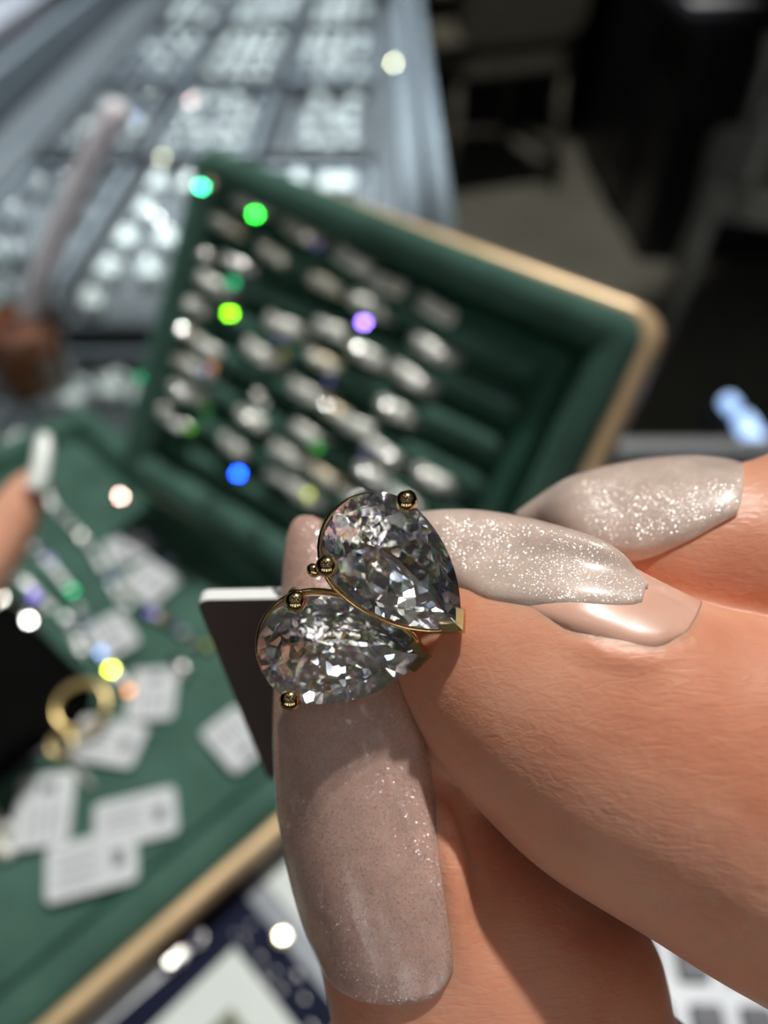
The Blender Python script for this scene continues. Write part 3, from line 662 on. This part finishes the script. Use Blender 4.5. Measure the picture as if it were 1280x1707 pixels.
# ------------------------------------------------------------------ other hand's finger, left
def px_mm(px, py, d): return Vector(((px-640)*d/1280, (853.5-py)*d/1280, -d))       # lens-aligned mm
def body_tube(mb, st, seg=28, k=5, caps=(.5, .5), p=2.0):
    # st: (upper/left px, lower/right px, depth mm, half thickness mm) or raw ('mm', centre, side vec, half thickness)
    S = []
    for s in st:
        if s[0] == 'mm': c, a, t = Vector(s[1]), Vector(s[2]), s[3]
        else:
            u, l = px_mm(*s[0], s[2]), px_mm(*s[1], s[2]); c, a, t = (u+l)/2, (u-l)/2, s[3]
        S.append([*c, *a, t])
    S = cat_rom(S, k)
    def nrm(i):
        a, b = Vector(S[max(i-1, 0)][:3]), Vector(S[min(i+1, len(S)-1)][:3]); return (b-a).normalized()
    rings = []
    def ring(c, a, th, tn, f):
        n = tn.cross(a).normalized()
        if n.z < 0: n = -n
        o = []
        for q in range(seg):
            t = 2*math.pi*q/seg; cc, ss = math.cos(t), math.sin(t)
            cc = math.copysign(abs(cc)**(2/p), cc); ss = math.copysign(abs(ss)**(2/p), ss)
            o.append(c + a*cc*f + n*th*ss*f)
        return o
    c0, a0, t0 = Vector(S[0][:3]), Vector(S[0][3:6]), S[0][6]; n0 = nrm(0)
    for q in (85, 70, 50, 30, 14):
        a = math.radians(q); rings.append(ring(c0 - n0*t0*caps[0]*math.sin(a)*1.0, a0, t0, n0, math.cos(a)))
    for i, s in enumerate(S): rings.append(ring(Vector(s[:3]), Vector(s[3:6]), s[6], nrm(i), 1))
    c1, a1, t1 = Vector(S[-1][:3]), Vector(S[-1][3:6]), S[-1][6]; n1 = nrm(len(S)-1)
    for q in (14, 30, 50, 70, 85):
        a = math.radians(q); rings.append(ring(c1 + n1*t1*caps[1]*math.sin(a), a1, t1, n1, math.cos(a)))
    n = len(rings); vs = [cm(*v) for r in rings for v in r]
    fs = [(i*seg+j, i*seg+(j+1) % seg, (i+1)*seg+(j+1) % seg, (i+1)*seg+j) for i in range(n-1) for j in range(seg)]
    fs += [tuple(range(seg))[::-1], tuple(range((n-1)*seg, n*seg))]
    mb.add(vs, fs)
def remeshed(mb, name, m, voxel, parent, smooth_it=4):
    me = mb.data(name, m, True); o = bpy.data.objects.new('tmp', me); sc.collection.objects.link(o)
    r = o.modifiers.new('r', 'REMESH'); r.mode = 'VOXEL'; r.voxel_size = voxel; r.use_smooth_shade = True
    s = o.modifiers.new('s', 'SMOOTH'); s.iterations = smooth_it; s.factor = .5
    dg = bpy.context.evaluated_depsgraph_get(); e = o.evaluated_get(dg)
    me2 = bpy.data.meshes.new_from_object(e); bpy.data.objects.remove(o)
    for p in me2.polygons: p.use_smooth = True
    if not me2.materials: me2.materials.append(m)
    return link(name, me2, parent)
def nail(name, st, m, parent, thick=.45, k=6, nv=14, bulge_dir=None, conform=None):
    # st: (px edge A, depth, px edge B, depth, bulge mm) from the tip to the cuticle
    S = []
    for a, da, b, db, bl in st: S.append([*px_mm(*a, da), *px_mm(*b, db), bl])
    S = cat_rom(S, k); top = []; bot = []
    for i, s in enumerate(S):
        a, b = Vector(s[:3]), Vector(s[3:6])
        i0, i1 = max(i-1, 0), min(i+1, len(S)-1)
        ax = ((Vector(S[i1][:3])+Vector(S[i1][3:6])) - (Vector(S[i0][:3])+Vector(S[i0][3:6]))).normalized()
        n = ax.cross(b-a).normalized()
        if bulge_dir is not None and n.dot(Vector(bulge_dir)) < 0: n = -n
        ra, rb = [], []
        for j in range(nv+1):
            t = j/nv; f = 4*t*(1-t); f = f**.75
            edge = min(1, math.sqrt(max(0, 1-(abs(2*t-1))**6)))
            c = a.lerp(b, t) + n*s[6]*f
            # local normal from the parabola
            sl_ = (1-2*t)
            ln = (n + (a-b).normalized()*sl_*min(1.2, s[6]*4/max((b-a).length, .1))).normalized()
            h = thick*.5*(edge*.9+.1)
            ra.append(c + ln*h); rb.append(c - ln*h)
        top.append(ra); bot.append(rb)
    if conform:                              # lay the plate on the skin: offset (mm), start row fraction, fade
        bvh, off_, f0, f1 = conform; D = []
        for i in range(len(top)):
            row = []
            for j in range(nv+1):
                p = (top[i][j]+bot[i][j])/2; w_ = cm(*p); dr = (w_-CAM).normalized(); h = bvh.ray_cast(CAM, dr)
                if h[0] is None: row.append(None); continue
                sd = (h[0]-CAM).dot(-BACK)*1000; dl = (sd-off_*(.25+.75*(1-abs(2*j/nv-1)**4))) - (-p.z)
                row.append(dl if abs(dl) < 3.2 and not (name == 'index_gel' and j < nv*.4) else None)
            D.append(row)
        for _ in range(30):
            for i in range(len(D)):
                for j in range(nv+1):
                    if D[i][j] is None:
                        q = [D[a][c] for a, c in ((i-1, j), (i+1, j), (i, j-1), (i, j+1)) if 0 <= a < len(D) and 0 <= c <= nv and D[a][c] is not None]
                        if q: D[i][j] = sum(q)/len(q)*.9
        D = [[0 if v is None else v for v in r] for r in D]
        for _ in range(5):
            D = [[(D[i][j]*2+sum(D[min(max(a, 0), len(D)-1)][min(max(c, 0), nv)] for a, c in ((i-1, j), (i+1, j), (i, j-1), (i, j+1))))/6 for j in range(nv+1)] for i in range(len(D))]
        for i in range(len(top)):
            f = i/(len(top)-1); wg = min(1, max(0, (f-f0)/(f1-f0+1e-6))); wg = wg*wg*(3-2*wg)
            for j in range(nv+1):
                for A in (top, bot):
                    p = A[i][j]; A[i][j] = p*((-p.z+D[i][j]*wg)/(-p.z))
    vs = [cm(*v) for r in top for v in r] + [cm(*v) for r in bot for v in r]
    W = nv+1; N = len(top); off = N*W; fs = []
    for i in range(N-1):
        for j in range(nv):
            fs.append((i*W+j, i*W+j+1, (i+1)*W+j+1, (i+1)*W+j)); fs.append((off+i*W+j, off+(i+1)*W+j, off+(i+1)*W+j+1, off+i*W+j+1))
        fs.append((i*W, (i+1)*W, off+(i+1)*W, off+i*W)); fs.append((i*W+nv, off+i*W+nv, off+(i+1)*W+nv, (i+1)*W+nv))
    for j in range(nv):
        fs.append((j, off+j, off+j+1, j+1)); q = (N-1)*W; fs.append((q+j, q+j+1, off+q+j+1, off+q+j))
    return link(name, mesh_data(name, vs, fs, m, True), parent)

oh = thing('hand', 'fingertip with a white nail pointing in from the left edge', 'hand')
b = MB()
body_tube(b, [((52, 782), (78, 795), 176, 2.0), ((20, 800), (78, 830), 175, 4.4), ((-22, 850), (58, 890), 173, 5.6), ((-65, 920), (22, 955), 170, 6.2), ((-130, 1010), (-35, 1050), 166, 6.6), ((-260, 1150), (-160, 1220), 150, 7.5), ((-420, 1300), (-300, 1400), 138, 8.5)], 20, 4, (1, 1))
body_tube(b, [((-420, 1250), (-260, 1480), 136, 10), ((-560, 1350), (-420, 1650), 126, 13), ((-800, 1500), (-640, 1800), 118, 14)], 20, 4, (1, 1))
remeshed(b, 'fingers_and_palm', M['skin_far'], .0011, oh)
nail('fingernail', [((64, 722), 176, (84, 724), 176, .3), ((56, 745), 174, (88, 752), 174.5, .8), ((48, 790), 171, (82, 800), 172, 1.2), ((40, 812), 169.5, (72, 822), 170.5, 1.0)], M['nail_far'], oh, .6, 4, 8, (0, 0, 1))

# ------------------------------------------------------------------ the hand that holds the ring
hand = thing('hand', 'large hand holding the diamond ring between thumb and index fingertip, long sheer glittery nails', 'hand', T(cm(20, -20, -50)))
def reparent(o, par):
    o.parent = par; o.matrix_parent_inverse = par.matrix_world.inverted(); return o
bpy.context.view_layer.update()
HI = Matrix.Translation(-cm(20, -20, -50))
b = MB()
# index
body_tube(b, [((712, 985), (682, 1098), 54.8, 3.2), ((745, 960), (690, 1140), 54.0, 4.2), ((800, 935), (725, 1225), 52.4, 5.4), ((870, 920), (800, 1330), 50.6, 6.4), ((965, 925), (900, 1432), 48.9, 7.2), ((1080, 965), (1010, 1508), 47.6, 7.7),
              ((1180, 1005), (1120, 1578), 47.2, 8.0), ((1290, 1030), (1260, 1662), 46.8, 8.2), ((1450, 1060), (1430, 1760), 47, 8.6), ('mm', (46, -26, -48), (3, 10.5, 0), 9), ('mm', (62, -42, -52), (6, 9, 0), 9.5), ('mm', (78, -62, -60), (8, 8, 0), 11)], 36, 6, (.75, .5))
# thumb
body_tube(b, [((548, 1105), (668, 1125), 53.5, 2.6), ((492, 1170), (720, 1190), 53.4, 3.7), ((474, 1260), (775, 1290), 53.2, 4.7), ((480, 1370), (865, 1400), 53, 5.7), ((500, 1480), (985, 1490), 53, 6.6), ((530, 1590), (1085, 1560), 53, 7.3),
              ((552, 1700), (1122, 1690), 53.2, 8), ((560, 1850), (1160, 1830), 54, 8.6), ('mm', (12, -54, -56), (10.5, 2, 0), 9.5), ('mm', (28, -76, -62), (10, 6, 0), 11), ('mm', (52, -98, -70), (10, 12, 0), 13)], 36, 6, (.7, .5))
# folds of skin beside the nails
def fold(pts, r):
    q = cat_rom([[*px_mm(x, y, d)] for x, y, d in pts], 6); b.tube([cm(*v) for v in q], [r/1000*min(1, .35+.65*math.sin(math.pi*min(max(i/(len(q)-1), .02), .98))*1.5) for i in range(len(q))], 10)
fold([(740, 1335, 48.8), (747, 1385, 48.2), (757, 1460, 47.3), (768, 1560, 46.9), (768, 1635, 46.9), (735, 1682, 47.3), (670, 1700, 48.4), (600, 1690, 49.8)], .95)
fold([(800, 1022, 48.0), (880, 1048, 45.2), (960, 1075, 43.2), (1040, 1097, 42.2), (1105, 1098, 42.2), (1158, 1068, 43.6), (1186, 1018, 46.8)], .75)
# middle
body_tube(b, [((965, 850), (945, 905), 60, 2.2), ((1015, 822), (990, 985), 58.4, 4.0), ((1090, 792), (1080, 1070), 56.5, 6), ((1230, 772), (1235, 1110), 55.5, 7), ((1400, 750), (1400, 1130), 55, 7.6), ('mm', (48, -12, -58), (2, 9, 0), 9), ('mm', (68, -28, -64), (5, 9, 0), 9.5), ('mm', (88, -52, -72), (8, 8, 0), 11)], 32, 6, (.7, .5))
# ring and little finger, curled behind, and the palm
body_tube(b, [('mm', (66, -18, -84), (0, 6.5, 0), 6.5), ('mm', (74, -14, -78), (3, 7.5, 0), 7.5), ('mm', (88, -26, -76), (6, 7, 0), 8.5), ('mm', (97, -52, -82), (8, 7, 0), 10)], 24, 5, (1, .5))
body_tube(b, [('mm', (82, -30, -98), (0, 5.5, 0), 5.5), ('mm', (90, -24, -92), (3, 6.5, 0), 6.5), ('mm', (100, -36, -90), (5, 6, 0), 7.5), ('mm', (104, -58, -92), (7, 6, 0), 9)], 24, 5, (1, .5))
body_tube(b, [('mm', (86, -54, -70), (17, 14, 0), 13), ('mm', (82, -76, -74), (24, 15, 0), 15), ('mm', (78, -100, -78), (27, 12, 0), 15), ('mm', (86, -128, -84), (24, 8, 0), 15), ('mm', (100, -170, -92), (23, 6, 0), 17)], 36, 5, (.6, .3))
sk = remeshed(b, 'hand_skin', M['skin'], .00042, None, 6); sk.parent = hand; sk.matrix_local = HI
from mathutils.bvhtree import BVHTree
_bm = bmesh.new(); _bm.from_mesh(sk.data); BV = BVHTree.FromBMesh(_bm)
print('skin faces', len(sk.data.polygons))
def hn(*a, **k):
    o = nail(*a, None, **k); o.parent = hand; o.matrix_local = HI; return o
def nail_h(name, st, m, **k):
    o = nail(name, st, m, None, **k); o.parent = hand; o.matrix_local = HI; return o
# thumb nail
nail_h('thumb_nail', [((498, 863), 56.5, (524, 863), 56.5, .1), ((486, 876), 56.4, (545, 874), 56.0, .5), ((476, 910), 56.0, (575, 905), 55.0, 1.2), ((470, 980), 55.0, (615, 970), 53.6, 1.9), ((462, 1080), 53.6, (655, 1080), 51.6, 2.4),
        ((455, 1180), 52.4, (692, 1180), 50.2, 2.7), ((456, 1280), 51.6, (716, 1270), 49.2, 2.6), ((464, 1370), 51.0, (730, 1370), 47.7, 2.5), ((482, 1460), 50.6, (742, 1450), 46.9, 2.4), ((506, 1540), 50.2, (752, 1530), 46.6, 2.2), ((528, 1590), 50.1, (756, 1592), 46.3, 1.9), ((552, 1632), 50.1, (752, 1628), 46.9, 1.2), ((585, 1652), 50.6, (735, 1652), 48.2, .6)], M['nail_thumb'], thick=.5, k=5, nv=18, bulge_dir=(-.2, 0, 1), conform=(BV, .30, .42, .62))
# index nail: bare plate with the gel layer grown away from the cuticle
nail_h('index_nail', [((905, 900), 49.8, (880, 1026), 44.8, 1.0), ((1000, 925), 47.8, (960, 1055), 41.8, 1.5), ((1080, 966), 47.2, (1040, 1078), 41.2, 1.4), ((1130, 988), 47.0, (1095, 1078), 41.5, 1.0), ((1168, 1003), 46.9, (1140, 1060), 43.4, .5)], M['nail_bare'], thick=.16, k=5, nv=14, bulge_dir=(0, .7, .7), conform=(BV, .10, -1, -.5))
nail_h('index_gel', [((628, 900), 54.5, (655, 990), 54, .3), ((655, 862), 53.8, (700, 1000), 52.2, .9), ((720, 850), 52.8, (760, 1004), 49.6, 1.5), ((800, 852), 51.6, (820, 1010), 47.0, 1.8), ((900, 875), 49.6, (890, 1018), 44.3, 1.9), ((1000, 912), 47.0, (975, 1022), 42.4, 1.7), ((1052, 957), 45.6, (1040, 1016), 42.0, 1.1), ((1080, 983), 44.0, (1070, 1006), 42.2, .5)], M['nail_index'], thick=.5, k=5, nv=14, bulge_dir=(0, .7, .7), conform=(BV, .46, .30, .48))
# middle nail
nail_h('middle_nail', [((858, 858), 60, (868, 872), 59.4, .1), ((905, 824), 59.4, (915, 900), 57.6, .8), ((965, 793), 58.4, (975, 925), 52.8, 1.4), ((1060, 772), 57.6, (1060, 935), 50.6, 1.8), ((1150, 765), 56.8, (1140, 905), 49.6, 1.6), ((1205, 768), 56, (1200, 872), 49.5, 1.0), ((1234, 772), 56.2, (1228, 858), 50.4, .4)], M['nail_index'], thick=.5, k=5, nv=14, bulge_dir=(0, .7, .7), conform=(BV, .35, .3, .6))

# ------------------------------------------------------------------ card tag on the ring, face shade painted into its colour
def quad_slab(name, pts, th, m, m2, par, inv):
    P = [cm(*p) for p in pts]; n = (P[1]-P[0]).cross(P[3]-P[0]).normalized()
    if n.dot(CAM-P[0]) < 0: n = -n
    # rounded corners
    out = []; N = len(P)
    for i in range(N):
        p, a, c = P[i], P[i-1], P[(i+1) % N]; r = .0011
        p0 = p+(a-p).normalized()*r; p2 = p+(c-p).normalized()*r
        for k in range(6):
            t = k/5; out.append(p0*(1-t)**2+p*2*t*(1-t)+p2*t*t)
    k = len(out); vs = [inv @ v for v in out]+[inv @ (v-n*th) for v in out]
    fs = [tuple(range(k)), tuple(range(k, 2*k))]+[(i, (i+1) % k, k+(i+1) % k, k+i) for i in range(k)]
    me = mesh_data(name, vs, fs, m); me.materials.append(m2)
    for p in me.polygons:
        if p.index >= 1: p.material_index = 1
    return link(name, me, par)
tg = thing('ring_tag', 'dark brown-grey card tag with a white edge hanging behind the diamond ring', 'tag', T(cm(-12, -10, -62)))
quad_slab('tag_card', [px_mm(326, 1000, 58), px_mm(640, 995, 58), px_mm(700, 1310, 74), px_mm(446, 1300, 74)], .0011, M['tag_dark'], M['tag_edge'], tg, T(-cm(-12, -10, -62)))
th = MB(); th.tube([cm(*v)-cm(-12, -10, -62) for v in [(-9, -6, -59.5), (-6, -6, -56), (-2, -5, -52), (0, -6, -50)]], .0002, 6); th.build('tag_loop', M['thread'], tg, True)

# ------------------------------------------------------------------ the ring: two pear-cut stones in gold claws
PR, PL = 3.27, 6.68
RHO = (PL*PL+PR*PR)/(2*PR)
def outline(n):                              # n points, index 0 at the tip, counter-clockwise
    # half arc lengths: ogive then round end
    pts = []
    half = []
    aT = math.asin(PL/RHO)
    K = 200
    for k in range(K+1):
        t = k/K
        if t < .56:
            a = aT*(1-t/.56); half.append((RHO*math.sin(a), RHO*math.cos(a)-(RHO-PR)))
        else:
            a = math.pi/2*(1+(t-.56)/.44); half.append((PR*1.03*math.cos(a), PR*math.sin(a)))
    for i in range(n):
        f = i/n
        k = f*2*K if f <= .5 else (1-f)*2*K
        a = half[int(k)]; c = half[min(int(k)+1, K)]; t = k-int(k)
        x, y = a[0]+(c[0]-a[0])*t, a[1]+(c[1]-a[1])*t
        pts.append((x, y if f <= .5 else -y))
    return pts
def pear_mesh():
    n = 48; G = outline(n); m = n//8; H = n//16
    crown, pav, gt = 1.0, 2.75, .12
    rng = random.Random(5)
    vs = []; fs = []
    def add(x, y, z): vs.append((x/1000, y/1000, z/1000)); return len(vs)-1
    gu = [add(x, y, gt/2) for x, y in G]; gl = [add(x, y, -gt/2) for x, y in G]
    cx = .35
    def sc_(i, f, ox=cx): x, y = G[i % n]; return (x-ox)*f+ox, y*f
    Tt = [add(*sc_(k*m, .57), crown) for k in range(8)]
    Mm = [add(*sc_(k*m+H, .80), crown*.60) for k in range(8)]
    C = add(0, 0, -pav)
    def ringv(cnt, f, z, half):
        return [add(*sc_(k*(n//cnt)+(n//cnt//2 if half else 0), f*(1+rng.uniform(-.04, .04)), 0), -pav*z*(1+rng.uniform(-.025, .025))) for k in range(cnt)]
    Ra = ringv(8, .26, .765, True); Rb = ringv(8, .46, .585, False); Rc = ringv(16, .64, .405, True); Rd = ringv(16, .82, .215, False)
    fs.append(tuple(Tt))
    for k in range(8):
        j = (k+1) % 8; g0, gm, g1 = k*m, k*m+H, (k+1)*m
        fs.append((Tt[k], Mm[k], Tt[j]))
        fs.append((Tt[k], Mm[k-1], gu[g0 % n])); fs.append((Tt[k], gu[g0 % n], Mm[k]))
        for q in range(g0, g1): fs.append((Mm[k], gu[q % n], gu[(q+1) % n]))
        for q in range(g0, g1): fs.append((gu[q % n], gl[q % n], gl[(q+1) % n], gu[(q+1) % n]))
        fs.append((C, Ra[k], Rb[k])); fs.append((C, Rb[k], Ra[k-1]))
        c0, c1, cm1 = Rc[2*k], Rc[2*k+1], Rc[2*k-1]
        fs += [(Ra[k], c0, Rb[k]), (Ra[k], c1, c0), (Ra[k], Rb[j], c1), (Rb[k], c0, cm1)]
    for k in range(16):
        fs += [(Rc[k], Rd[(k+1) % 16], Rd[k]), (Rd[k], Rc[k-1], Rc[k])]
        fs += [(Rd[k], gl[(3*k+1) % n], gl[3*k]), (Rd[k], Rd[(k+1) % 16], gl[(3*k+1) % n]), (Rd[(k+1) % 16], gl[(3*k+2) % n], gl[(3*k+1) % n]), (Rd[(k+1) % 16], gl[(3*k+3) % n], gl[(3*k+2) % n])]
    me = mesh_data('pear_diamond', vs, fs, M['diamond']); me.materials.append(M['diamond_pavilion'])
    for p in me.polygons: p.material_index = 1 if p.center.z < -.0001 else 0
    return me
PM = pear_mesh()
RC = cm(-2.2, -5.2, -47)
ring = thing('diamond_ring', 'gold ring with two pear-cut diamonds held between the thumb and index fingertips', 'ring', T(RC))
bpy.context.view_layer.update()
def mm(v): return Vector(v)/1000
def stone(px, py, d, ang, tilt, claws, lab, ry):
    a = math.radians(ang); o = at(px, py, d/1000)
    x = RIGHT*math.cos(a)+UP*math.sin(a); n = (BACK + RIGHT*tilt[0] + UP*tilt[1]).normalized()
    F = T(RC).inverted() @ frame_xn(o, x, n)
    s = link('diamond', PM, ring, F); s['label'] = lab
    # basket rails following the outline
    for f, z, r in ((1.0, -.70, .22), (.62, -1.9, .22)):
        MB().tube([mm((x*f, y*f+ry, z)) for x, y in outline(48)], r/1000, 8, True).build('basket_rail', M['gold'], ring, True, F)
    G = outline(96)
    for q, extra in claws:
        x, y = G[q]; u = Vector((x, y, 0)).normalized()
        b = MB(); p = Vector((x, y, 0))
        pts = [p*.58+Vector((0, 0, -2.2)), p*.86+Vector((0, 0, -1.2)), p+u*.26+Vector((0, 0, -.4)), p+u*.22+Vector((0, 0, .25)), p-u*.12+Vector((0, 0, .62))]
        b.tube([v/1000 for v in pts], [.00026, .00032, .00042, .00044, .00040], 14)
        b.ball(mm(p-u*.10+Vector((0, 0, .50))), .00066, 1, 1, .85, 20)
        if extra: b.ball(mm(p+u*.75+Vector((0, 0, -.35))), .00040, 1.2, 1, 1, 14)
        b.build('claw', M['gold'], ring, True, F)
    # V claw over the point
    b = MB(); n_ = 7
    for s_ in (0, 1):
        idx = [(q if s_ == 0 else -q) % 96 for q in range(0, 5)]
        vs = []
        for q in idx:
            x, y = G[q]; u = Vector((1.0, (.55 if y > 0 else -.55) if abs(y) > .01 else 0, 0)).normalized()
            if q == 0: u = Vector((1.4, 0, 0))
            p = Vector((x, y, 0))
            for off, z in ((-.34, .40), (.12, .42), (.30, .1), (.22, -1.4), (-.2, -1.5)): vs.append(mm(p+u*off+Vector((0, 0, z))))
        fs = [(i*5+k, i*5+(k+1) % 5, (i+1)*5+(k+1) % 5, (i+1)*5+k) for i in range(4) for k in range(5)]+[(0, 1, 2, 3, 4), (24, 23, 22, 21, 20)]
        b.add(vs, fs)
    b.build('point_claw', M['gold'], ring, False, F)
stone(631, 914, 45.2, -44.3, (.02, .03), [(30, False), (63, True)], 'upper pear-cut diamond, point to lower right', -.20)
stone(523, 1084, 45.9, -3.5, (.05, -.05), [(32, False), (64, False)], 'lower pear-cut diamond, point to the right', .18)
# band
b = MB(); n = 60; cB = cm(1.0, -7.6, -57.2)-RC; dv = (RIGHT*.62+UP*-.78)
b.tube([cB + (BACK*math.cos(2*math.pi*k/n)+dv*math.sin(2*math.pi*k/n))*.0083 for k in range(n)], .0007, 12, True)
b.build('band', M['gold'], ring, True)
b = MB(); b.tube([cm(-.5, -4.0, -48.6)-RC, cm(-.2, -5.4, -49.2)-RC, cm(-1.6, -7.8, -49.2)-RC], .0006, 10); b.build('bridge', M['gold'], ring, True)
